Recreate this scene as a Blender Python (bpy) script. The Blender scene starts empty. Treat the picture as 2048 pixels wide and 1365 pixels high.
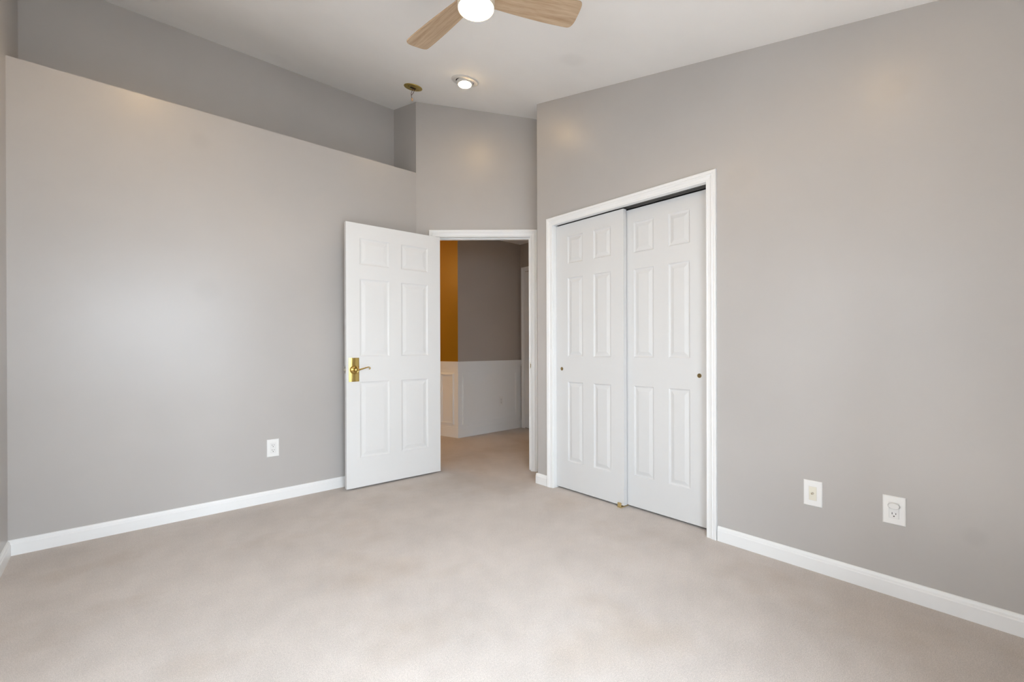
import bpy, bmesh, math
from mathutils import Vector, Matrix

scn = bpy.context.scene
COL = scn.collection
R = math.radians

# ------------------------------------------------------------------ camera
cam_data = bpy.data.cameras.new('camera')
cam = bpy.data.objects.new('camera', cam_data)
COL.objects.link(cam)
FPX, YAW, PITCH, ROLL = 900.79, R(48.268), R(-0.096), R(-0.168)
Fv = Vector((math.cos(YAW) * math.cos(PITCH), math.sin(YAW) * math.cos(PITCH), math.sin(PITCH)))
Rv = Vector((math.sin(YAW), -math.cos(YAW), 0))
Uv = Rv.cross(Fv)
R2 = Rv * math.cos(ROLL) + Uv * math.sin(ROLL)
U2 = R2.cross(Fv)
M = Matrix((R2, U2, -Fv)).transposed().to_4x4()
M.translation = Vector((0, 0, 1.1))
cam.matrix_world = M
cam_data.sensor_fit = 'HORIZONTAL'
cam_data.sensor_width = 36.0
cam_data.lens = FPX / 2048 * 36.0
cam_data.shift_x = -7.114 / 2048
cam_data.shift_y = 14.89 / 2048
cam_data.clip_start = 0.02
scn.camera = cam

# ------------------------------------------------------------------ light
world = bpy.data.worlds.new('world')
scn.world = world
world.use_nodes = True
bg = world.node_tree.nodes['Background']
bg.inputs[0].default_value = (0.86, 0.93, 1.0, 1)
bg.inputs[1].default_value = 1.9

def area(name, loc, rot, sx, sy, watts, col):
    d = bpy.data.lights.new(name, 'AREA')
    d.shape = 'RECTANGLE'; d.size = sx; d.size_y = sy
    d.energy = watts; d.color = col
    o = bpy.data.objects.new(name, d); COL.objects.link(o)
    o.location = loc; o.rotation_euler = rot
    return o

# daylight arriving at the two windows that light the room from behind and beside the camera
area('window_daylight', (0.6, -2.0, 2.5), (R(90), 0, 0), 5.6, 2.8, 730, (0.77, 0.885, 1.0))
area('window_daylight', (-2.2, 0.95, 2.5), (R(90), 0, R(-90)), 5.0, 2.8, 110, (0.70, 0.85, 1.0))
# sun added through the rear window: unseen carpet patch bounces light onto the ceiling
sd = bpy.data.lights.new('sun', 'SUN'); sd.energy = 22; sd.color = (1.0, 0.97, 0.92); sd.angle = R(0.6)
so = bpy.data.objects.new('sun', sd); COL.objects.link(so); so.rotation_euler = (R(-28), 0, 0)
so.rotation_euler = Vector((0.40, -1.0, 1.40)).to_track_quat('Z', 'Y').to_euler()
FAN_E, CAN_E = 70.0, (75.0, 58.0, 190.0, 70.0)
HALL_W = 21

scn.view_settings.view_transform = 'Standard'
scn.view_settings.look = 'None'
scn.view_settings.gamma = 1.0
scn.view_settings.use_curve_mapping = False
scn.view_settings.exposure = 0.0

# ------------------------------------------------------------------ materials
def newmat(name):
    m = bpy.data.materials.new(name); m.use_nodes = True
    nt = m.node_tree
    return m, nt, nt.nodes['Principled BSDF']

def N(nt, typ, **kw):
    n = nt.nodes.new(typ)
    for k, v in kw.items():
        setattr(n, k, v)
    return n

def plain(name, col, rough=0.5, metal=0.0, spec=0.5):
    m, nt, b = newmat(name)
    b.inputs['Base Color'].default_value = (*col, 1)
    b.inputs['Roughness'].default_value = rough
    b.inputs['Metallic'].default_value = metal
    b.inputs['Specular IOR Level'].default_value = spec
    return m

def paint(name, col, rough, spec, patches=(), bump=0.05, var=0.03):
    """Rolled wall paint: faint roller texture, slight tone drift, touch-up patches."""
    m, nt, b = newmat(name)
    geo = N(nt, 'ShaderNodeNewGeometry')
    n1 = N(nt, 'ShaderNodeTexNoise'); n1.inputs['Scale'].default_value = 1.6; n1.inputs['Detail'].default_value = 3
    nt.links.new(geo.outputs['Position'], n1.inputs['Vector'])
    mr = N(nt, 'ShaderNodeMapRange')
    mr.inputs[1].default_value = 0.3; mr.inputs[2].default_value = 0.7
    mr.inputs[3].default_value = 1 - var; mr.inputs[4].default_value = 1 + var
    nt.links.new(n1.outputs[0], mr.inputs[0])
    val = mr.outputs[0]
    for (px, py, pz, rad, amt) in patches:
        vd = N(nt, 'ShaderNodeVectorMath', operation='DISTANCE')
        vd.inputs[1].default_value = (px, py, pz)
        nt.links.new(geo.outputs['Position'], vd.inputs[0])
        r2 = N(nt, 'ShaderNodeMapRange', interpolation_type='SMOOTHSTEP')
        r2.inputs[1].default_value = rad * 0.35; r2.inputs[2].default_value = rad
        r2.inputs[3].default_value = 1 - amt; r2.inputs[4].default_value = 1
        nt.links.new(vd.outputs['Value'], r2.inputs[0])
        mu = N(nt, 'ShaderNodeMath', operation='MULTIPLY')
        nt.links.new(val, mu.inputs[0]); nt.links.new(r2.outputs[0], mu.inputs[1])
        val = mu.outputs[0]
    sc = N(nt, 'ShaderNodeVectorMath', operation='SCALE')
    sc.inputs[0].default_value = col
    nt.links.new(val, sc.inputs['Scale'])
    nt.links.new(sc.outputs[0], b.inputs['Base Color'])
    n2 = N(nt, 'ShaderNodeTexNoise'); n2.inputs['Scale'].default_value = 220; n2.inputs['Detail'].default_value = 2
    nt.links.new(geo.outputs['Position'], n2.inputs['Vector'])
    bp = N(nt, 'ShaderNodeBump'); bp.inputs['Strength'].default_value = bump; bp.inputs['Distance'].default_value = 0.002
    nt.links.new(n2.outputs[0], bp.inputs['Height']); nt.links.new(bp.outputs[0], b.inputs['Normal'])
    b.inputs['Roughness'].default_value = rough
    b.inputs['Specular IOR Level'].default_value = spec
    return m

GREIGE = (0.52, 0.50, 0.482)
M_WALL = paint('greige wall paint', GREIGE, 0.34, 0.5,
               patches=((0.426, 3.582, 2.464, 0.07, 0.035), (0.464, 3.582, 1.489, 0.10, 0.03),
                        (2.566, 1.029, 2.019, 0.10, 0.03), (2.566, 0.366, 2.24, 0.08, 0.03),
                        (2.566, 0.122, 0.337, 0.05, 0.05)))
M_HALL = paint('shade-dimmed hall paint', (0.45, 0.40, 0.36), 0.4, 0.4)  # room's wall paint, darkened so the hall's shade sits in the colour
M_CEIL = paint('white ceiling paint', (0.94, 0.932, 0.918), 0.8, 0.2,
               patches=((2.16, 1.876, 2.911, 0.11, 0.05), (0.957, 3.844, 3.352, 0.12, 0.03)))
M_TRIM = paint('white semigloss trim', (0.91, 0.92, 0.92), 0.32, 0.5, bump=0.01, var=0.01)
M_DOOR = paint('white door paint', (0.85, 0.86, 0.86), 0.36, 0.45, bump=0.02, var=0.01)
M_CLOSET = paint('shade-dimmed closet door paint', (0.74, 0.745, 0.745), 0.38, 0.45, bump=0.02, var=0.01)  # door white greyed to put the closet side's weaker light into the colour
M_YELLOW = paint('mustard wall paint', (0.31, 0.155, 0.006), 0.4, 0.4)
M_PLATE = plain('white plate plastic', (0.90, 0.90, 0.89), 0.35)
M_OUTLET = plain('white receptacle plastic', (0.86, 0.86, 0.85), 0.4)
M_CREAM = plain('cream plastic', (0.83, 0.80, 0.69), 0.4)
M_CAP = plain('cloudy grey plastic', (0.74, 0.74, 0.73), 0.3)
M_PLUG = plain('milky plastic', (0.82, 0.82, 0.81), 0.3)
M_SLOT = plain('dark slot', (0.012, 0.012, 0.012), 0.7)
M_BLACK = plain('dark gap', (0.03, 0.03, 0.03), 0.8)
M_TRACK = plain('dark grey steel track', (0.16, 0.155, 0.15), 0.45, 0.6)
M_NICKEL = plain('nickel', (0.62, 0.58, 0.50), 0.25, 1.0)
M_BRONZE = plain('tarnished brass', (0.33, 0.24, 0.12), 0.35, 1.0)
M_WIRE = plain('brown wire', (0.10, 0.035, 0.02), 0.5)
M_NUT = plain('tan wire nut', (0.72, 0.48, 0.30), 0.5)
M_SATIN = plain('satin beige metal', (0.70, 0.64, 0.55), 0.4, 0.25)
M_WHITEMETAL = plain('white enamel', (0.74, 0.72, 0.69), 0.4)
M_GUIDE = plain('tan plastic guide', (0.46, 0.33, 0.14), 0.45)

def brass(name, col, rough):
    m, nt, b = newmat(name)
    n1 = N(nt, 'ShaderNodeTexNoise'); n1.inputs['Scale'].default_value = 25
    tc = N(nt, 'ShaderNodeTexCoord'); nt.links.new(tc.outputs['Object'], n1.inputs['Vector'])
    mr = N(nt, 'ShaderNodeMapRange'); mr.inputs[3].default_value = rough * 0.7; mr.inputs[4].default_value = rough * 1.3
    nt.links.new(n1.outputs[0], mr.inputs[0]); nt.links.new(mr.outputs[0], b.inputs['Roughness'])
    b.inputs['Base Color'].default_value = (*col, 1); b.inputs['Metallic'].default_value = 1
    return m
M_BRASS = brass('polished brass', (0.60, 0.44, 0.15), 0.22)
M_OLDBRASS = brass('yellow plated steel', (0.62, 0.46, 0.12), 0.35)

def emit(name, col, strength):
    m, nt, b = newmat(name)
    b.inputs['Base Color'].default_value = (0.9, 0.88, 0.85, 1)
    b.inputs['Emission Color'].default_value = (*col, 1)
    b.inputs['Emission Strength'].default_value = strength
    return m
WARM = (1.0, 0.66, 0.30)
M_FANLIGHT = emit('lit fan lens', WARM, FAN_E)
M_BULBS = [emit('lit bulb', WARM, e) for e in CAN_E]

def carpet():
    m, nt, b = newmat('beige cut pile carpet')
    geo = N(nt, 'ShaderNodeNewGeometry')
    P = geo.outputs['Position']
    def noise(scale, detail, rough=0.5):
        n = N(nt, 'ShaderNodeTexNoise'); n.inputs['Scale'].default_value = scale
        n.inputs['Detail'].default_value = detail; n.inputs['Roughness'].default_value = rough
        nt.links.new(P, n.inputs['Vector']); return n.outputs[0]
    def rng(v, a, b_, c, d):
        r = N(nt, 'ShaderNodeMapRange')
        for i, x in enumerate((a, b_, c, d)):
            r.inputs[i + 1].default_value = x
        nt.links.new(v, r.inputs[0]); return r.outputs[0]
    def mul(u, v):
        k = N(nt, 'ShaderNodeMath', operation='MULTIPLY')
        nt.links.new(u, k.inputs[0]); nt.links.new(v, k.inputs[1]); return k.outputs[0]
    fib = rng(noise(360, 2, 0.6), 0.3, 0.7, 0.78, 1.16)
    fib2 = rng(noise(130, 2), 0.3, 0.7, 0.95, 1.05)
    blot = rng(noise(2.3, 5, 0.6), 0.34, 0.66, 0.94, 1.04)
    traf = rng(noise(9, 4, 0.6), 0.3, 0.7, 0.965, 1.03)
    v = mul(mul(fib, fib2), mul(blot, traf))
    stain = rng(noise(1.5, 4, 0.55), 0.52, 0.76, 0.0, 0.8)
    mix = N(nt, 'ShaderNodeMix', data_type='RGBA')
    mix.inputs[6].default_value = (0.665, 0.605, 0.56, 1); mix.inputs[7].default_value = (0.575, 0.49, 0.415, 1)
    nt.links.new(stain, mix.inputs[0])
    sc = N(nt, 'ShaderNodeVectorMath', operation='SCALE')
    nt.links.new(mix.outputs[2], sc.inputs[0]); nt.links.new(v, sc.inputs['Scale'])
    nt.links.new(sc.outputs[0], b.inputs['Base Color'])
    b.inputs['Roughness'].default_value = 0.95; b.inputs['Specular IOR Level'].default_value = 0.08
    b.inputs['Sheen Weight'].default_value = 0.15
    bp = N(nt, 'ShaderNodeBump'); bp.inputs['Strength'].default_value = 0.7; bp.inputs['Distance'].default_value = 0.004
    nt.links.new(noise(330, 3, 0.6), bp.inputs['Height']); nt.links.new(bp.outputs[0], b.inputs['Normal'])
    return m
M_CARPET = carpet()

def oak():
    m, nt, b = newmat('washed oak blade')
    tc = N(nt, 'ShaderNodeTexCoord')
    def streak(sx, sy, detail):
        mp = N(nt, 'ShaderNodeMapping'); mp.inputs['Scale'].default_value = (sx, sy, sy)
        nt.links.new(tc.outputs['Object'], mp.inputs[0])
        n = N(nt, 'ShaderNodeTexNoise'); n.inputs['Scale'].default_value = 1; n.inputs['Detail'].default_value = detail
        n.inputs['Roughness'].default_value = 0.65
        nt.links.new(mp.outputs[0], n.inputs['Vector']); return n.outputs[0]
    a = N(nt, 'ShaderNodeMath', operation='ADD')
    h = N(nt, 'ShaderNodeMath', operation='MULTIPLY'); h.inputs[1].default_value = 0.5
    nt.links.new(streak(3, 45, 4), a.inputs[0]); nt.links.new(streak(14, 320, 3), h.inputs[0])
    nt.links.new(h.outputs[0], a.inputs[1])
    cr = N(nt, 'ShaderNodeValToRGB')
    cr.color_ramp.elements[0].position = 0.5; cr.color_ramp.elements[0].color = (0.36, 0.235, 0.135, 1)
    cr.color_ramp.elements[1].position = 1.0; cr.color_ramp.elements[1].color = (0.62, 0.475, 0.33, 1)
    nt.links.new(a.outputs[0], cr.inputs[0]); nt.links.new(cr.outputs[0], b.inputs['Base Color'])
    b.inputs['Roughness'].default_value = 0.5
    return m
M_OAK = oak()

def glass():
    m, nt, b = newmat('window glass')
    nt.nodes.remove(b)
    out = nt.nodes['Material Output']
    lw = N(nt, 'ShaderNodeLayerWeight'); lw.inputs[0].default_value = 0.5
    pw = N(nt, 'ShaderNodeMath', operation='POWER'); pw.inputs[1].default_value = 5
    nt.links.new(lw.outputs['Facing'], pw.inputs[0])
    fr = N(nt, 'ShaderNodeMath', operation='MULTIPLY_ADD'); fr.inputs[1].default_value = 0.9; fr.inputs[2].default_value = 0.04
    nt.links.new(pw.outputs[0], fr.inputs[0])
    tr = N(nt, 'ShaderNodeBsdfTransparent'); gl = N(nt, 'ShaderNodeBsdfGlossy')
    gl.inputs['Roughness'].default_value = 0.02
    mx = N(nt, 'ShaderNodeMixShader')
    nt.links.new(fr.outputs[0], mx.inputs[0]); nt.links.new(tr.outputs[0], mx.inputs[1]); nt.links.new(gl.outputs[0], mx.inputs[2])
    nt.links.new(mx.outputs[0], out.inputs['Surface'])
    return m
M_GLASS = glass()

# ------------------------------------------------------------------ mesh helpers
def link(name, bm, mat, parent=None, smooth=False, bevel=0.0, sharp=35):
    bmesh.ops.recalc_face_normals(bm, faces=bm.faces)
    me = bpy.data.meshes.new(name); bm.to_mesh(me); bm.free()
    me.materials.append(mat)
    if smooth:
        me.shade_smooth()
        me.set_sharp_from_angle(angle=R(sharp))
    o = bpy.data.objects.new(name, me); COL.objects.link(o)
    if parent is not None:
        o.parent = parent
    if bevel:
        md = o.modifiers.new('bevel', 'BEVEL'); md.width = bevel; md.segments = 2; md.limit_method = 'ANGLE'
    return o

def struct(o, label=None, cat=None):
    o['kind'] = 'structure'
    if label: o['label'] = label
    if cat: o['category'] = cat
    return o

def tag(o, label, cat, group=None):
    o['label'] = label; o['category'] = cat
    if group: o['group'] = group
    return o

def empty(name, loc, rz=0.0, rx=0.0):
    o = bpy.data.objects.new(name, None); COL.objects.link(o)
    o.empty_display_size = 0.1
    o.location = loc; o.rotation_euler = (rx, 0, rz)
    return o

def box(bm, x0, y0, z0, x1, y1, z1):
    vs = [bm.verts.new(p) for p in ((x0, y0, z0), (x1, y0, z0), (x1, y1, z0), (x0, y1, z0),
                                    (x0, y0, z1), (x1, y0, z1), (x1, y1, z1), (x0, y1, z1))]
    for f in ((0, 3, 2, 1), (4, 5, 6, 7), (0, 1, 5, 4), (1, 2, 6, 5), (2, 3, 7, 6), (3, 0, 4, 7)):
        bm.faces.new([vs[i] for i in f])

def prism(bm, foot, zb, zt):
    fb = zb if callable(zb) else (lambda x, y: zb)
    ft = zt if callable(zt) else (lambda x, y: zt)
    lo = [bm.verts.new((x, y, fb(x, y))) for x, y in foot]
    hi = [bm.verts.new((x, y, ft(x, y))) for x, y in foot]
    n = len(foot)
    bm.faces.new(lo[::-1]); bm.faces.new(hi)
    for i in range(n):
        j = (i + 1) % n
        bm.faces.new((lo[i], lo[j], hi[j], hi[i]))

def lathe(bm, prof, seg=32, mat=None):
    """prof: list of (r, z) around local Z; capped where r = 0."""
    rings = []
    for r, z in prof:
        if r < 1e-6:
            rings.append([bm.verts.new((0, 0, z))])
        else:
            rings.append([bm.verts.new((r * math.cos(2 * math.pi * k / seg), r * math.sin(2 * math.pi * k / seg), z)) for k in range(seg)])
    for a, b in zip(rings, rings[1:]):
        for k in range(seg):
            k2 = (k + 1) % seg
            if len(a) == 1 and len(b) == 1: continue
            if len(a) == 1: bm.faces.new((a[0], b[k], b[k2]))
            elif len(b) == 1: bm.faces.new((a[k], a[k2], b[0]))
            else: bm.faces.new((a[k], a[k2], b[k2], b[k]))
    if mat is not None:
        bmesh.ops.transform(bm, matrix=mat, verts=[v for r in rings for v in r])

def tube(bm, pts, radii, seg=10):
    pts = [Vector(p) for p in pts]
    rings = []
    up = Vector((0.13, 0.37, 0.92)).normalized()
    for i, p in enumerate(pts):
        t = (pts[min(i + 1, len(pts) - 1)] - pts[max(i - 1, 0)]).normalized()
        a = t.cross(up).normalized(); b = t.cross(a)
        r = radii[i] if isinstance(radii, (list, tuple)) else radii
        rings.append([bm.verts.new(p + a * r * math.cos(2 * math.pi * k / seg) + b * r * math.sin(2 * math.pi * k / seg)) for k in range(seg)])
    for a, b in zip(rings, rings[1:]):
        for k in range(seg):
            bm.faces.new((a[k], a[(k + 1) % seg], b[(k + 1) % seg], b[k]))
    bm.faces.new(rings[0][::-1]); bm.faces.new(rings[-1])

def spline(pts, n=8):
    pts = [Vector(p) for p in pts]; out = []
    for i in range(len(pts) - 1):
        p0 = pts[max(i - 1, 0)]; p1 = pts[i]; p2 = pts[i + 1]; p3 = pts[min(i + 2, len(pts) - 1)]
        for k in range(n):
            t = k / n
            out.append(0.5 * ((2 * p1) + (p2 - p0) * t + (2 * p0 - 5 * p1 + 4 * p2 - p3) * t * t + (-p0 + 3 * p1 - 3 * p2 + p3) * t ** 3))
    out.append(pts[-1]); return out

# faces -Y locally; this turns a local cylinder axis Z into local -Y
TO_FRONT = Matrix.Rotation(R(90), 4, 'X')

# ------------------------------------------------------------------ dimensions (metres, camera foot at 0,0)
XB, YA, YR, XC, YBACK = 2.566, 3.582, 4.005, -0.424, -0.25
XCOR, LEDGE = 2.014, 2.661
YEND = 2.609                     # free end of the closet wall
def ceil(x, y): return 2.4912 + 0.22392 * y
TD = R(42.0)                     # angled entry wall
DV = Vector((math.cos(TD), -math.sin(TD), 0)); NV = Vector((math.sin(TD), math.cos(TD), 0))
CD = Vector((XCOR, YA, 0))
def dpt(s, n): 
    p = CD + DV * s + NV * n
    return (p.x, p.y)

# ------------------------------------------------------------------ setting
bm = bmesh.new(); box(bm, -0.6, -0.4, -0.1, 4.45, 6.1, 0.0)
struct(link('floor', bm, M_CARPET), 'beige cut pile carpet with faint stains covering the whole floor', 'carpet')

bm = bmesh.new()
prism(bm, [(-0.6, -0.42), (3.36, -0.42), (3.36, 2.70), (2.16, 3.70), (2.16, 4.14), (-0.6, 4.14)], ceil, lambda x, y: ceil(x, y) + 0.08)
struct(link('ceiling', bm, M_CEIL), 'white vaulted ceiling sloping up toward the plant ledge', 'ceiling')

# left wall with the ledge, and the set-back wall above it
bm = bmesh.new(); prism(bm, [(XC, YA), (XCOR, YA), (XCOR, YR + .115), (XC, YR + .115)], 0, LEDGE)
struct(link('wall_left', bm, M_WALL), 'grey wall with a high ledge along its top, left of the open door', 'wall')
bm = bmesh.new(); prism(bm, [(XC, YR), (XCOR, YR), (XCOR, YR + .115), (XC, YR + .115)], LEDGE, ceil)
struct(link('wall_left_upper', bm, M_WALL), 'shaded grey wall set back above the ledge', 'wall')

# left-hand wall (a sliver in view) with a window beside the camera
VY0, VY1, WZ0, WZ1 = 0.30, 1.65, 0.35, 2.00
bm = bmesh.new()
for y0, y1, za, zb in ((YBACK - .12, VY0, 0, ceil), (VY1, YR + .115, 0, ceil), (VY0, VY1, 0, WZ0), (VY0, VY1, WZ1, ceil)):
    prism(bm, [(XC - .12, y0), (XC, y0), (XC, y1), (XC - .12, y1)], za, zb)
struct(link('wall_side', bm, M_WALL), 'sliver of grey wall at the far left edge', 'wall')

def window(name, loc, rz, ww, wh, label):
    win = empty(name, loc, rz); struct(win, label, 'window')
    bm = bmesh.new()
    box(bm, 0, -.04, 0, .05, .04, wh); box(bm, ww - .05, -.04, 0, ww, .04, wh)
    box(bm, .05, -.04, 0, ww - .05, .04, .05); box(bm, .05, -.04, wh - .05, ww - .05, .04, wh)
    box(bm, .05, -.025, wh / 2 - .02, ww - .05, .025, wh / 2 + .02)
    link('window_frame', bm, M_TRIM, win)
    bm = bmesh.new()
    for y in (-.004, 0.0):                      # both faces of the pane; its edges sit in the frame
        bm.faces.new([bm.verts.new(p) for p in ((.05, y, .05), (ww - .05, y, .05), (ww - .05, y, wh - .05), (.05, y, wh - .05))])
    link('pane', bm, M_GLASS, win)
window('window_2', (XC - .06, VY0, WZ0), R(90), VY1 - VY0, WZ1 - WZ0, 'white framed window beside the camera')

# angled wall with the doorway
S0, S1, HD = 0.178, 1.013, 2.085
SEND = (YA - YEND) / math.sin(TD)
bm = bmesh.new()
prism(bm, [dpt(0, 0), dpt(S0 - .018, 0), dpt(S0 - .018, .115), dpt(-.0, .115)], 0, ceil)
prism(bm, [dpt(S1 + .018, 0), dpt(SEND, 0), dpt(SEND, .115), dpt(S1 + .018, .115)], 0, ceil)
prism(bm, [dpt(S0 - .018, 0), dpt(S1 + .018, 0), dpt(S1 + .018, .115), dpt(S0 - .018, .115)], HD + .018, ceil)
prism(bm, [(XCOR, YA), dpt(.0, .115), (XCOR + .115, YR + .115), (XCOR, YR + .115)], LEDGE, ceil)
struct(link('wall_corner', bm, M_WALL), 'angled grey wall above and around the open doorway', 'wall')

# closet wall (right)
CY0, CY1, CH = 1.207, 2.438, 2.062       # closet opening
bm = bmesh.new()
prism(bm, [(XB, YBACK - .12), (XB + .12, YBACK - .12), (XB + .12, CY0), (XB, CY0)], 0, ceil)
prism(bm, [(XB, CY1), (XB + .12, CY1), (XB + .12, YEND), (XB, YEND)], 0, ceil)
prism(bm, [(XB, CY0), (XB + .12, CY0), (XB + .12, CY1), (XB, CY1)], CH, ceil)
prism(bm, [(XB + .12, YEND - .115), (3.30, YEND - .115), (3.30, YEND), (XB + .12, YEND)], 0, ceil)
struct(link('wall_right', bm, M_WALL), 'long grey wall holding the closet doors and outlet plates', 'wall')

# closet interior behind the doors
bm = bmesh.new()
prism(bm, [(3.30, 0.9), (3.36, 0.9), (3.36, YEND), (3.30, YEND)], 0, 2.40)
prism(bm, [(XB + .12, 0.9), (3.30, 0.9), (3.30, 0.96), (XB + .12, 0.96)], 0, 2.40)
prism(bm, [(XB + .12, 0.9), (3.36, 0.9), (3.36, YEND - .115), (XB + .12, YEND - .115)], 2.40, 2.44)
struct(link('wall_closet', bm, M_WALL), 'inside of the closet behind the sliding doors', 'wall')

# window wall behind the camera
WX0, WX1, RZ0, RZ1 = -0.37, 1.20, 0.10, 1.95
bm = bmesh.new()
prism(bm, [(XC, YBACK - .12), (WX0, YBACK - .12), (WX0, YBACK), (XC, YBACK)], 0, ceil)
prism(bm, [(WX1, YBACK - .12), (XB, YBACK - .12), (XB, YBACK), (WX1, YBACK)], 0, ceil)
prism(bm, [(WX0, YBACK - .12), (WX1, YBACK - .12), (WX1, YBACK), (WX0, YBACK)], 0, RZ0)
prism(bm, [(WX0, YBACK - .12), (WX1, YBACK - .12), (WX1, YBACK), (WX0, YBACK)], RZ1, ceil)
struct(link('wall_rear', bm, M_WALL), 'grey wall with the window, behind the camera', 'wall')
window('window_1', (WX0, YBACK - .06, RZ0), 0, WX1 - WX0, RZ1 - RZ0, 'white framed window behind the camera')

# hall beyond the doorway
HC = Vector((3.133, 4.568)); HG = Vector((4.19, 4.593))
YD = Vector((-0.2219, 0.9751)); YF = HC + YD * 1.3
HZ = 2.52
bm = bmesh.new(); prism(bm, [tuple(HC), tuple(HG), (4.19, 4.70), (3.22, 4.68)], 0, HZ)
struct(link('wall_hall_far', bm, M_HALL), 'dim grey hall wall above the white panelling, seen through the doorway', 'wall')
bm = bmesh.new(); prism(bm, [tuple(HC), (3.22, 4.68), (YF.x + .1, YF.y + .02), tuple(YF)], 0, HZ)
struct(link('wall_hall_side', bm, M_YELLOW), 'mustard yellow hall wall beside the open door', 'wall')
bm = bmesh.new(); prism(bm, [(4.19, 2.5), (4.31, 2.5), (4.31, 4.70), (4.19, 4.70)], 0, HZ)
struct(link('wall_hall_right', bm, M_HALL), 'shaded grey hall wall with a white door casing', 'wall')
bm = bmesh.new()
prism(bm, [(0.9, 5.83), (YF.x + .1, 5.83), (YF.x + .1, 5.95), (0.9, 5.95)], 0, HZ)
prism(bm, [(0.8, YR + .115), (0.9, YR + .115), (0.9, 5.95), (0.8, 5.95)], 0, HZ)
prism(bm, [(3.30, 2.5), (4.19, 2.5), (4.19, YEND), (3.30, YEND)], 0, HZ)
struct(link('wall_hall_near', bm, M_WALL), 'hall walls hidden behind the doorway', 'wall')
bm = bmesh.new()
prism(bm, [(0.8, YR + .115), (XCOR, YR + .115), dpt(0, .115), dpt(SEND, .115), (3.30, 2.5), (4.31, 2.5), (4.31, 4.71), (3.3, 4.71), (3.0, 5.95), (0.8, 5.95)], HZ, HZ + .06)
struct(link('ceiling_hall', bm, M_CEIL), 'small corner of white hall ceiling seen through the doorway', 'ceiling')
d = bpy.data.lights.new('hall_lamp', 'POINT'); d.energy = HALL_W; d.color = (1.0, 0.55, 0.17); d.shadow_soft_size = 0.08
o = bpy.data.objects.new('hall_lamp', d); COL.objects.link(o); o.location = (1.75, 5.1, 2.2)

# ------------------------------------------------------------------ trim
BB = [(0, 0), (.013, 0), (.013, .058), (.0105, .062), (.0095, .070), (.005, .080), (0, .082)]   # (out, up)
def baseboard(name, segs, label, prof=BB):
    """segs: list of (p0, p1, outward normal) in plan"""
    bm = bmesh.new()
    for p0, p1, nrm in segs:
        rings = []
        for p in (p0, p1):
            rings.append([bm.verts.new((p[0] + nrm[0] * u, p[1] + nrm[1] * u, v)) for u, v in prof])
        n = len(prof)
        for i in range(n):
            j = (i + 1) % n
            bm.faces.new((rings[0][i], rings[0][j], rings[1][j], rings[1][i]))
        bm.faces.new(rings[0][::-1]); bm.faces.new(rings[1])
    return struct(link(name, bm, M_TRIM), label, 'baseboard')

nD = (-NV.x, -NV.y)
baseboard('baseboard_left', [((XC, YA), (XCOR, YA), (0, -1))], 'white baseboard along the left wall')
baseboard('baseboard_side', [((XC, YBACK), (XC, YA - .013), (1, 0))], 'short white baseboard at the far left edge')
baseboard('baseboard_right', [((XB, YBACK), (XB, CY0 - .060), (-1, 0))], 'long white baseboard right of the closet')
baseboard('baseboard_end', [((XB, CY1 + .060), (XB, YEND + .013), (-1, 0)), ((XB, YEND), (3.0, YEND), (0, 1))], 'short white baseboard between doorway and closet')
baseboard('baseboard_rear', [((XC + .013, YBACK), (XB - .013, YBACK), (0, 1))], 'white baseboard behind the camera')
baseboard('baseboard_corner', [(dpt(.01, 0), dpt(S0 - .065, 0), nD)], 'short white baseboard hidden behind the open door')

CAS = [(0, 0), (0, .009), (.006, .011), (.010, .009), (.026, .0115), (.030, .015), (.036, .017), (.040, .0145), (.046, .017), (.055, .0175), (.058, .015), (.058, 0)]  # (from inner edge, thickness)
def casing(name, loc, rz, x0, x1, top, label, prof=CAS, parent=None, z0=0.0):
    """three-sided mitred casing in a local frame (x right, -y out of the wall)"""
    bm = bmesh.new()
    cols = []
    for u, t in prof:
        cols.append([bm.verts.new(p) for p in ((x0 - u, -t, z0), (x0 - u, -t, top + u), (x1 + u, -t, top + u), (x1 + u, -t, z0))])
    n = len(cols)
    for i in range(n):
        j = (i + 1) % n
        for k in range(3):
            bm.faces.new((cols[i][k], cols[i][k + 1], cols[j][k + 1], cols[j][k]))
    bm.faces.new([c[0] for c in cols]); bm.faces.new([c[3] for c in cols][::-1])
    o = link(name, bm, M_TRIM)
    o.location = loc; o.rotation_euler = (0, 0, rz)
    return struct(o, label, 'door casing')

# doorway casing, jamb and stop
casing('trim_1', (XCOR, YA, 0), -TD, S0 - .005, S1 + .005, HD + .005, 'white moulded casing around the open doorway')
bm = bmesh.new()
for (xa, xb, za, zb) in ((S0 - .018, S0, 0, HD + .018), (S1, S1 + .018, 0, HD + .018), (S0, S1, HD, HD + .018)):
    box(bm, xa, 0, za, xb, .115, zb)
box(bm, S0, .040, 0, S0 + .011, .075, HD); box(bm, S1 - .011, .040, 0, S1, .075, HD); box(bm, S0 + .011, .040, HD - .011, S1 - .011, .075, HD)
jm = link('trim_2', bm, M_TRIM); jm.location = (XCOR, YA, 0); jm.rotation_euler = (0, 0, -TD)
struct(jm, 'white jamb and stop lining the open doorway', 'door jamb')
bm = bmesh.new(); box(bm, S1 - .0015, -.0045, .922, S1 + .0045, -.0, .956)
bm2 = bmesh.new(); box(bm2, S1 - .0015, -.002, .910, S1, .03, .968)
sp = link('strike_plate', bm2, M_BRONZE); sp.location = (XCOR, YA, 0); sp.rotation_euler = (0, 0, -TD)
tag(sp, 'small tarnished strike plate on the right jamb of the open doorway', 'strike plate')
lp = link('strike_lip', bm, M_BRONZE, sp, bevel=0.002)

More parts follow.
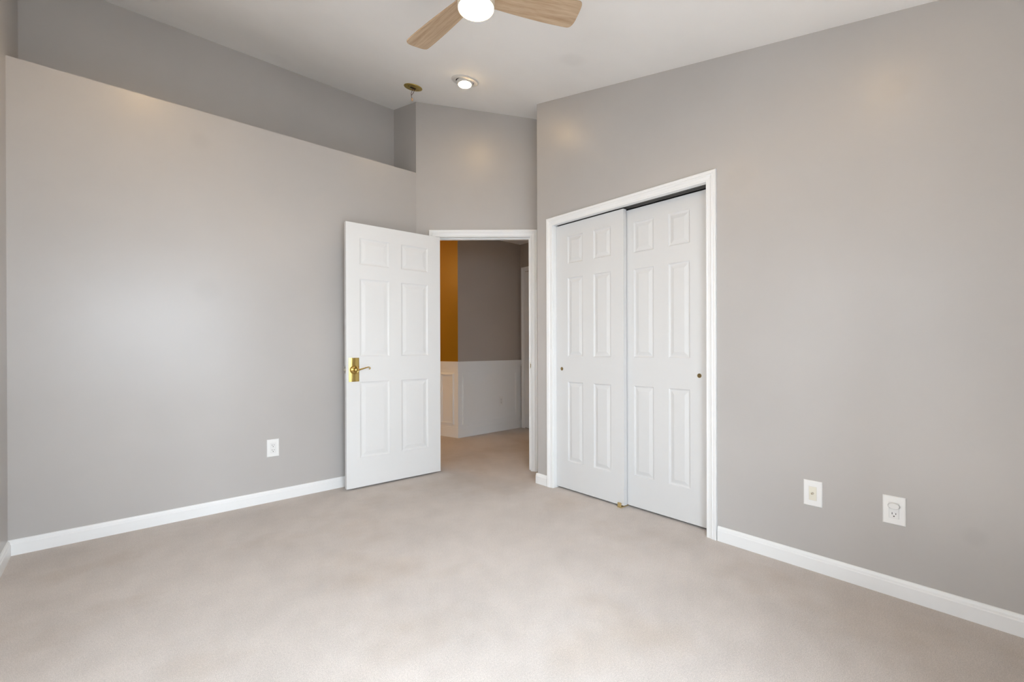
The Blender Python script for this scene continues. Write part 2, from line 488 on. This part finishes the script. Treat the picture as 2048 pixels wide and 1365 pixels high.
# closet casing, jamb, track
casing('trim_3', (XB, CY1 + .0, 0), R(-90), 0.003, CY1 - CY0 - .003, CH - .006, 'white moulded casing around the sliding closet doors')
bm = bmesh.new()
box(bm, XB, CY1 - .006, 0, XB + .12, CY1, CH); box(bm, XB, CY0, 0, XB + .12, CY0 + .006, CH)
box(bm, XB, CY0 + .006, CH - .006, XB + .030, CY1 - .006, CH)
struct(link('trim_4', bm, M_TRIM), 'white jamb lining the closet opening', 'door jamb')
bm = bmesh.new()
box(bm, XB + .030, CY0 + .006, CH - .003, XB + .12, CY1 - .006, CH)
box(bm, XB + .1175, CY0 + .006, CH - .040, XB + .12, CY1 - .006, CH - .003)
box(bm, XB + .0745, CY0 + .006, CH - .010, XB + .077, CY1 - .006, CH - .003)
tag(link('closet_track', bm, M_TRACK), 'dark steel track under the head of the closet opening', 'door track')

# hall wainscot, chair rail, baseboard
gd = (HG - HC).normalized(); gn = Vector((gd.y, -gd.x))         # outward (towards the room)
yn = Vector((-YD.y, YD.x)) ; yn = yn if yn.x < 0 else -yn
def wall_frame(origin, direction, normal):
    def f(s, n, z):
        p = origin + direction * s + normal * n
        return (p.x, p.y, z)
    return f
def fbox(bm, f, s0, s1, n0, n1, z0, z1, m0=0.0):
    """box on a wall frame; m0 shortens/lengthens the outer face at s0 to mitre an outside corner"""
    q = [f(s0, n0, z0), f(s1, n0, z0), f(s1, n1, z0), f(s0 + m0 * (n1 / .02), n1, z0),
         f(s0, n0, z1), f(s1, n0, z1), f(s1, n1, z1), f(s0 + m0 * (n1 / .02), n1, z1)]
    vs = [bm.verts.new(p) for p in q]
    for k in ((0, 3, 2, 1), (4, 5, 6, 7), (0, 1, 5, 4), (1, 2, 6, 5), (2, 3, 7, 6), (3, 0, 4, 7)):
        bm.faces.new([vs[i] for i in k])
MIT = -0.016
def wainscot(name, f, length, label, p0, p1):
    bm = bmesh.new()
    fbox(bm, f, 0, length, 0, .004, .10, .86, MIT)
    fbox(bm, f, 0, length, 0, .014, 0, .105, MIT); fbox(bm, f, 0, length, 0, .008, .105, .125, MIT)
    fbox(bm, f, 0, length, 0, .012, .85, .875, MIT); fbox(bm, f, 0, length, 0, .020, .895, .915, MIT)
    fbox(bm, f, 0, length, 0, .016, .875, .895, MIT); fbox(bm, f, 0, length, 0, .028, .915, .932, MIT)
    for (a, b, c, e) in ((p0, p1, .157, .787),):
        for w0, w1, t in ((0, .010, .012), (.010, .020, .018), (.020, .030, .009)):
            fbox(bm, f, a + w0, a + w1, .004, t, c + w0, e - w0); fbox(bm, f, b - w1, b - w0, .004, t, c + w0, e - w0)
            fbox(bm, f, a + w1, b - w1, .004, t, c + w0, c + w1); fbox(bm, f, a + w1, b - w1, .004, t, e - w1, e - w0)
    return struct(link(name, bm, M_TRIM), label, 'wainscot')
fg = wall_frame(HC, gd, gn); fy = wall_frame(HC, YD, yn)
wainscot('trim_5', fg, (HG - HC).length, 'white panelled wainscot with chair rail facing the doorway in the hall', .056, .975)
wainscot('trim_6', fy, 1.3, 'white wainscot under the mustard hall wall', .065, .290)
bm = bmesh.new()
casing('trim_7', (4.19, 4.565, 0), R(-90), .062, .85, 2.14, 'white casing of the far hall door, partly hidden by the doorway')
bm = bmesh.new(); box(bm, 4.178, 3.725, .012, 4.189, 4.497, 2.13)
struct(link('door_4', bm, M_DOOR), 'closed white hall door mostly hidden by the doorway', 'door')

# ------------------------------------------------------------------ six panel doors
def six_panel(bm, W, H, T, cols, rows, prof):
    def face_side(y, sgn):
        xs = sorted({0, W, *[c for p in cols for c in p]}); zs = sorted({0, H, *[c for p in rows for c in p]})
        g = {(i, j): bm.verts.new((x, y, z)) for i, x in enumerate(xs) for j, z in enumerate(zs)}
        for i in range(len(xs) - 1):
            for j in range(len(zs) - 1):
                c = [g[(i, j)], g[(i + 1, j)], g[(i + 1, j + 1)], g[(i, j + 1)]]
                if (xs[i], xs[i + 1]) in cols and (zs[j], zs[j + 1]) in rows:
                    prev = c
                    for off, dep in prof:
                        nx = [bm.verts.new(p) for p in ((xs[i] + off, y + sgn * dep, zs[j] + off), (xs[i + 1] - off, y + sgn * dep, zs[j] + off),
                                                        (xs[i + 1] - off, y + sgn * dep, zs[j + 1] - off), (xs[i] + off, y + sgn * dep, zs[j + 1] - off))]
                        for k in range(4):
                            bm.faces.new((prev[k], prev[(k + 1) % 4], nx[(k + 1) % 4], nx[k]))
                        prev = nx
                    bm.faces.new(prev)
                else:
                    bm.faces.new(c)
        n, m = len(xs), len(zs)
        return [g[(i, 0)] for i in range(n)] + [g[(n - 1, j)] for j in range(1, m)] + [g[(i, m - 1)] for i in range(n - 2, -1, -1)] + [g[(0, j)] for j in range(m - 2, 0, -1)]
    a = face_side(0, 1); b = face_side(T, -1)
    for k in range(len(a)):
        bm.faces.new((a[k], a[(k + 1) % len(a)], b[(k + 1) % len(b)], b[k]))

# swinging bedroom door, standing open in front of the left wall
LZ, LH, LW, LT = 0.014, 2.060, 0.822, 0.035
ang = math.atan2(-0.029, 0.821)
door = empty('door_1', (1.328, 3.437, 0), ang)
struct(door, 'white six-panel door standing open against the left wall with brass lever', 'door')
bm = bmesh.new()
six_panel(bm, LW, LH, LT, [(.106, .349), (.454, .700)], [(.226, .822), (1.022, 1.629), (1.740, 1.946)],
          [(.004, .003), (.012, .006), (.020, .0062), (.046, .0018)])
lf = link('door_leaf', bm, M_DOOR, door); lf.location = (0, 0, LZ)
PX, PZ = .0585, .933
def lever_set(back=False):
    h = bpy.data.objects.new('door_handle', None); COL.objects.link(h); h.parent = door
    h['label'] = 'polished brass lever handle and plate'
    h.location = (PX, LT if back else 0, PZ); h.empty_display_size = .05
    if back: h.rotation_euler = (0, 0, R(180))
    sx = -1 if back else 1
    bm = bmesh.new()                               # bowed rectangular plate
    nseg = 14; w, hh = .040, .092
    front = []; 
    for k in range(nseg + 1):
        x = -w + 2 * w * k / nseg; y = -.003 - .007 * (1 - (x / w) ** 2)
        front.append((x, y))
    lo = [bm.verts.new((x, y, -hh)) for x, y in front]; hi = [bm.verts.new((x, y, hh)) for x, y in front]
    lob = [bm.verts.new((x, 0, -hh)) for x, y in front]; hib = [bm.verts.new((x, 0, hh)) for x, y in front]
    for k in range(nseg):
        bm.faces.new((lo[k], lo[k + 1], hi[k + 1], hi[k])); bm.faces.new((lob[k], hib[k], hib[k + 1], lob[k + 1]))
        bm.faces.new((lo[k], lob[k], lob[k + 1], lo[k + 1])); bm.faces.new((hi[k], hi[k + 1], hib[k + 1], hib[k]))
    bm.faces.new((lo[0], hi[0], hib[0], lob[0])); bm.faces.new((lo[-1], lob[-1], hib[-1], hi[-1]))
    link('backplate', bm, M_BRASS, h, smooth=True)
    bm = bmesh.new()
    lathe(bm, [(0.034, 0.002), (.034, .011), (.031, .0145), (.026, .013), (.021, .016), (.0135, .020), (.0105, .028), (.0105, .045), (.013, .049), (.012, .056), (.006, .060), (0, .0605)], 36, TO_FRONT)
    link('rose', bm, M_BRASS, h, smooth=True)
    bm = bmesh.new()
    pts = spline([(0, -.048, 0), (.018 * sx, -.049, -.001), (.042 * sx, -.050, .006), (.066 * sx, -.050, .012), (.090 * sx, -.049, .019), (.104 * sx, -.048, .018), (.111 * sx, -.048, .010), (.106 * sx, -.048, .004), (.101 * sx, -.048, .008)], 6)
    n = len(pts); rad = [.0075 - .0040 * min(1, i / (n * .6)) for i in range(n)]
    tube(bm, pts, rad, 12)
    link('lever', bm, M_BRASS, h, smooth=True)
lever_set(); lever_set(True)
bm = bmesh.new(); box(bm, -.0025, .006, PZ - .028, 0, .029, PZ + .028); box(bm, -.013, .011, PZ - .009, -.0025, .024, PZ + .009)
link('latch', bm, M_NICKEL, door, bevel=0.001)

# sliding closet doors
PROF = [(.004, .005), (.009, .008), (.015, .008), (.037, .0015)]
ROWS = [(.212, .824), (1.018, 1.620), (1.730, 1.938)]
def slider(name, ytop, xfront, W, H, cols, pull_x, pull_z, label):
    e = empty(name, (xfront, ytop, 0), R(-90)); struct(e, label, 'door')
    bm = bmesh.new(); six_panel(bm, W, H, .035, cols, ROWS, PROF)
    l = link('door_leaf', bm, M_CLOSET, e); l.location = (0, 0, .014)
    bm = bmesh.new(); lathe(bm, [(.0105, .0002), (.0135, .0012), (.0135, .002), (.011, .0024), (.0095, .0010), (0, .0008)], 24, TO_FRONT)
    p = link('finger_pull', bm, M_BRONZE, e, smooth=True); p.location = (pull_x, 0, pull_z); p['label'] = 'round tarnished brass finger pull'
    return e
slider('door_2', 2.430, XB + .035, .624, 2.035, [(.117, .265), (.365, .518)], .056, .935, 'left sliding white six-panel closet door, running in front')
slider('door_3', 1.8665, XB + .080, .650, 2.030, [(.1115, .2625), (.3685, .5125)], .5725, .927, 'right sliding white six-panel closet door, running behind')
g = empty('floor_guide', (XB + .028, 1.832, 0), R(-90))
tag(g, 'small tan floor guide under the corner of the front closet door', 'door guide')
bm = bmesh.new(); box(bm, -.017, -.012, 0, .017, .10, .006); link('base', bm, M_GUIDE, g, bevel=.001)
bm = bmesh.new(); box(bm, -.015, -.011, .006, .012, -.002, .034); link('upright', bm, M_GUIDE, g, bevel=.002)

# ------------------------------------------------------------------ wall plates
def plate_body(parent, w, h, t=.006):
    bm = bmesh.new()
    e = .0035
    a = [bm.verts.new(p) for p in ((-w / 2, 0, -h / 2), (w / 2, 0, -h / 2), (w / 2, 0, h / 2), (-w / 2, 0, h / 2))]
    b = [bm.verts.new((v.co.x, -t + .0025, v.co.z)) for v in a]
    c = [bm.verts.new((v.co.x - math.copysign(e, v.co.x), -t, v.co.z - math.copysign(e, v.co.z))) for v in a]
    for p, q in ((a, b), (b, c)):
        for k in range(4):
            bm.faces.new((p[k], p[(k + 1) % 4], q[(k + 1) % 4], q[k]))
    bm.faces.new(a[::-1]); bm.faces.new(c)
    return link('cover_plate', bm, M_PLATE, parent)

def slots(parent, dz, s=1.0):
    bm = bmesh.new()
    for x, w, hh in ((-.0064, .0022, .0085), (.0064, .0022, .0068)):
        box(bm, x - w / 2 * s, -.0083, dz + .004 - hh / 2, x + w / 2 * s, -.0078, dz + .004 + hh / 2)
    lathe(bm, [(0, 0), (.0026 * s, 0), (.0026 * s, .0006), (0, .0006)], 12, Matrix.Translation((0, -.0077, dz - .0075)) @ TO_FRONT)
    link('slots', bm, M_SLOT, parent)

def decora_outlet(name, loc, rz, label, both=True, w=.079, h=.124, group=None):
    e = empty(name, loc, rz); tag(e, label, 'outlet', group)
    plate_body(e, w, h)
    bm = bmesh.new(); box(bm, -.0180, -.0064, -.0350, .0180, -.0050, .0350); r = link('recess_line', bm, M_CAP, e)
    bm = bmesh.new(); box(bm, -.0165, -.0078, -.0335, .0165, -.0050, .0335)
    ins = link('receptacle', bm, M_OUTLET, e, bevel=.0008)
    for dz in ((.0175, -.0175) if both else (-.0175,)):
        slots(ins, dz)
    return e
decora_outlet('outlet', (.852, YA, .384), 0, 'white double outlet low on the left wall beside the open door')
decora_outlet('outlet', (XB, .371, .378), R(-90), 'white wall outlet with a cloudy cap on its upper socket, above the right baseboard', both=False)
cap = empty('outlet_cover', (XB - .0078, .371, .378 + .021), R(-90))
tag(cap, 'cloudy plastic safety cap plugged into the upper socket of the right wall outlet', 'outlet cover')
bm = bmesh.new(); lathe(bm, [(0, 0), (.0205, 0), (.0215, .003), (.0205, .009), (.018, .0115), (0, .0125)], 36, TO_FRONT)
c = link('cap', bm, M_PLUG, cap, smooth=True); c.scale = (1, 1, .66)
j = empty('coax_jack', (XB, .680, .379), R(-90)); tag(j, 'white plate with a cream insert and metal coax connector, nearer the closet', 'cable jack')
plate_body(j, .079, .124)
bm = bmesh.new(); box(bm, -.0172, -.0062, -.0342, .0172, -.005, .0342); link('recess_line', bm, M_CAP, j)
bm = bmesh.new(); box(bm, -.0162, -.0074, -.0332, .0162, -.005, .0332); ins = link('insert', bm, M_CREAM, j, bevel=.0008); ins['label'] = 'cream insert'
bm = bmesh.new(); lathe(bm, [(.0062, 0), (.0062, .0035), (.0046, .0036), (.0046, .012), (.0030, .012), (.0028, .006), (0, .006)], 6, Matrix.Translation((0, -.0072, .001)) @ TO_FRONT)
link('connector', bm, M_NICKEL, ins)
bm = bmesh.new(); lathe(bm, [(0, 0), (.0011, 0), (.0011, .0075), (0, .0078)], 10, Matrix.Translation((0, -.0125, .001)) @ TO_FRONT)
link('pin', bm, M_BRONZE, ins)
hp = fg(.690, .0045, .395)
decora_outlet('outlet', hp, math.atan2(gd.y, gd.x), 'small white outlet on the white wainscot panel in the hall', w=.07, h=.115)

# ------------------------------------------------------------------ ceiling fan
FX, FY = 1.161, 1.549
FZC = ceil(FX, FY); ZB, ZL = 2.600, 2.552
fan = empty('ceiling_fan', (FX, FY, FZC)); tag(fan, 'ceiling fan with pale oak blades and a glowing round light', 'ceiling fan')
def z(v): return v - FZC
bm = bmesh.new(); lathe(bm, [(0, z(2.868)), (.075, z(2.868)), (.075, z(2.79)), (.066, z(2.755)), (.022, z(2.748)), (.022, z(2.72)), (0, z(2.72))], 40)
link('canopy', bm, M_SATIN, fan, smooth=True)
bm = bmesh.new(); lathe(bm, [(0, z(2.722)), (.055, z(2.722)), (.074, z(2.712)), (.0795, z(2.70)), (.0795, z(2.614)), (.078, z(2.612)), (0, z(2.612))], 48)
link('motor_housing', bm, M_SATIN, fan, smooth=True)
bm = bmesh.new(); lathe(bm, [(0, z(2.612)), (.0785, z(2.612)), (.0795, z(2.610)), (.0795, z(2.554)), (.0785, z(2.551)), (.0755, z(2.551)), (.0752, z(2.570)), (0, z(2.570))], 48)
link('light_rim', bm, M_SATIN, fan, smooth=True)
bm = bmesh.new(); lathe(bm, [(.0748, z(2.566)), (.0745, z(2.5545)), (.072, z(2.552)), (.055, z(2.5495)), (.03, z(2.548)), (0, z(2.5475))], 48)
link('light_lens', bm, M_FANLIGHT, fan, smooth=True)

def blade_bm():
    bm = bmesh.new()
    L0, L1, t = .075, .468, .007
    # outline: (x, y); +y is the counter-clockwise edge
    out = []
    n = 14
    for i in range(n + 1):
        f = i / n; x = L0 + (L1 - .035 - L0) * f
        out.append((x, -(.046 + .021 * math.sin(f * math.pi / 2))))
    for i in range(1, 16):                       # slightly slanted rounded tip
        a = -math.pi / 2 + math.pi * i / 16
        ca, sa = math.cos(a), math.sin(a)
        out.append((L1 - .035 + .035 * abs(ca) ** .55 - .006 * sa, .067 * math.copysign(abs(sa) ** .6, sa)))
    for i in range(n, -1, -1):
        f = i / n; x = L0 + (L1 - .035 - L0) * f
        out.append((x, .046 + .021 * math.sin(f * math.pi / 2)))
    lo = [bm.verts.new((x, y, -t / 2)) for x, y in out]; hi = [bm.verts.new((x, y, t / 2)) for x, y in out]
    bm.faces.new(lo[::-1]); bm.faces.new(hi)
    for k in range(len(out)):
        k2 = (k + 1) % len(out)
        bm.faces.new((lo[k], lo[k2], hi[k2], hi[k]))
    return bm
first = None
for a in (-26.5, 93.5, 213.5):
    if first is None:
        first = bl = link('blade', blade_bm(), M_OAK, fan, bevel=.0015)
    else:
        bl = first.copy(); COL.objects.link(bl); bl.parent = fan
    bl.matrix_local = Matrix.Translation((0, 0, z(ZB) + .012)) @ Matrix.Rotation(R(a), 4, 'Z') @ Matrix.Rotation(R(-12), 4, 'X')

# ------------------------------------------------------------------ recessed eyeball light, bare fixture box
SL = math.atan(0.22392)
def eyeball_light(cx, cy, label, bulb):
    can = empty('recessed_light', (cx, cy, ceil(cx, cy)), 0, SL)
    tag(can, label, 'ceiling light', 'recessed eyeball lights')
    bm = bmesh.new(); lathe(bm, [(.068, 0), (.100, 0), (.101, -.0035), (.096, -.007), (.083, -.0075), (.079, -.006), (.076, -.0085), (.071, -.0085), (.068, -.006), (.068, 0)], 56)
    link('trim_ring', bm, M_WHITEMETAL, can, smooth=True)
    bm = bmesh.new(); lathe(bm, [(0, -.0005), (.068, -.0005), (.068, -.0035), (0, -.0035)], 48); link('socket', bm, M_BLACK, can)
    bm = bmesh.new(); prof = []
    for k in range(9):
        a = R(4 + k * 4.2); prof.append((.064 * math.cos(a), -.0035 - .034 * math.sin(a)))
    prof += [(.049, -.0245), (.0485, -.016), (0, -.016)]
    lathe(bm, [(0, -.0036)] + prof, 48)
    ey = link('eyeball', bm, M_WHITEMETAL, can, smooth=True); ey.rotation_euler = (-SL, 0, 0); ey.location = (0, 0, -.004)
    bm = bmesh.new(); lathe(bm, [(.0480, -.017), (.0478, -.025), (.044, -.029), (.03, -.0315), (0, -.0325)], 40)
    bu = link('bulb', bm, bulb, can, smooth=True); bu.rotation_euler = (-SL, 0, 0); bu.location = (0, 0, -.004)
eyeball_light(1.984, 2.790, 'round white recessed eyeball light glowing near the doorway corner', M_BULBS[0])
# out of frame: right-wall glint and warm left-wall top show two; the last is added
eyeball_light(1.85, 0.50, 'recessed eyeball light over the right end of the room, above the outlet plates', M_BULBS[1])
eyeball_light(0.16, 2.75, 'recessed eyeball light in front of the left end of the ledge', M_BULBS[2])
eyeball_light(0.16, 0.50, 'unseen recessed eyeball light added over the windows behind the camera', M_BULBS[3])

bx, by = 1.828, 3.294
jb = empty('fixture_bracket', (bx, by, ceil(bx, by)), 0, SL)
tag(jb, 'bare brass-coloured ceiling fixture plate with dangling wires above the door', 'ceiling bracket')
bm = bmesh.new(); lathe(bm, [(0, -.001), (.073, -.001), (.074, -.003), (.072, -.006), (.055, -.0075), (0, -.0075)], 48)
pl = link('plate', bm, M_OLDBRASS, jb, smooth=True)
bm = bmesh.new(); box(bm, -.024, -.008, -.010, .022, .012, -.0076); link('opening', bm, M_SLOT, pl)
for x, y in ((-.045, -.006), (.047, .004)):
    bm = bmesh.new(); lathe(bm, [(0, -.0076), (.005, -.0076), (.005, -.0095), (.003, -.0105), (0, -.0105)], 14, Matrix.Translation((x, y, 0))); link('screw', bm, M_BRONZE, pl, smooth=True)
INV = Matrix.Rotation(-SL, 4, 'X')               # wires hang plumb
def hang(pts): return [INV @ Vector(p) for p in pts]
rx = Vector((math.sin(YAW), -math.cos(YAW), 0))
def hp3(side, down): return (rx.x * side, rx.y * side, -.008 - down)
for pts in ([hp3(.002, 0), hp3(-.008, .022), hp3(-.015, .045), hp3(-.014, .066), hp3(-.010, .086)],
            [hp3(.008, 0), hp3(.008, .022), hp3(.001, .040), hp3(-.009, .052), hp3(-.014, .066), hp3(-.0085, .086)]):
    bm = bmesh.new(); tube(bm, spline(hang(pts), 6), .0019, 8); link('wire', bm, M_WIRE, jb, smooth=True)
bm = bmesh.new(); lathe(bm, [(.0055, 0), (.0085, -.003), (.0085, -.010), (.006, -.020), (.003, -.023), (0, -.0235)], 16,
                        INV @ Matrix.Translation(hp3(-.0085, .083)))
link('wire_nut', bm, M_NUT, jb, smooth=True)
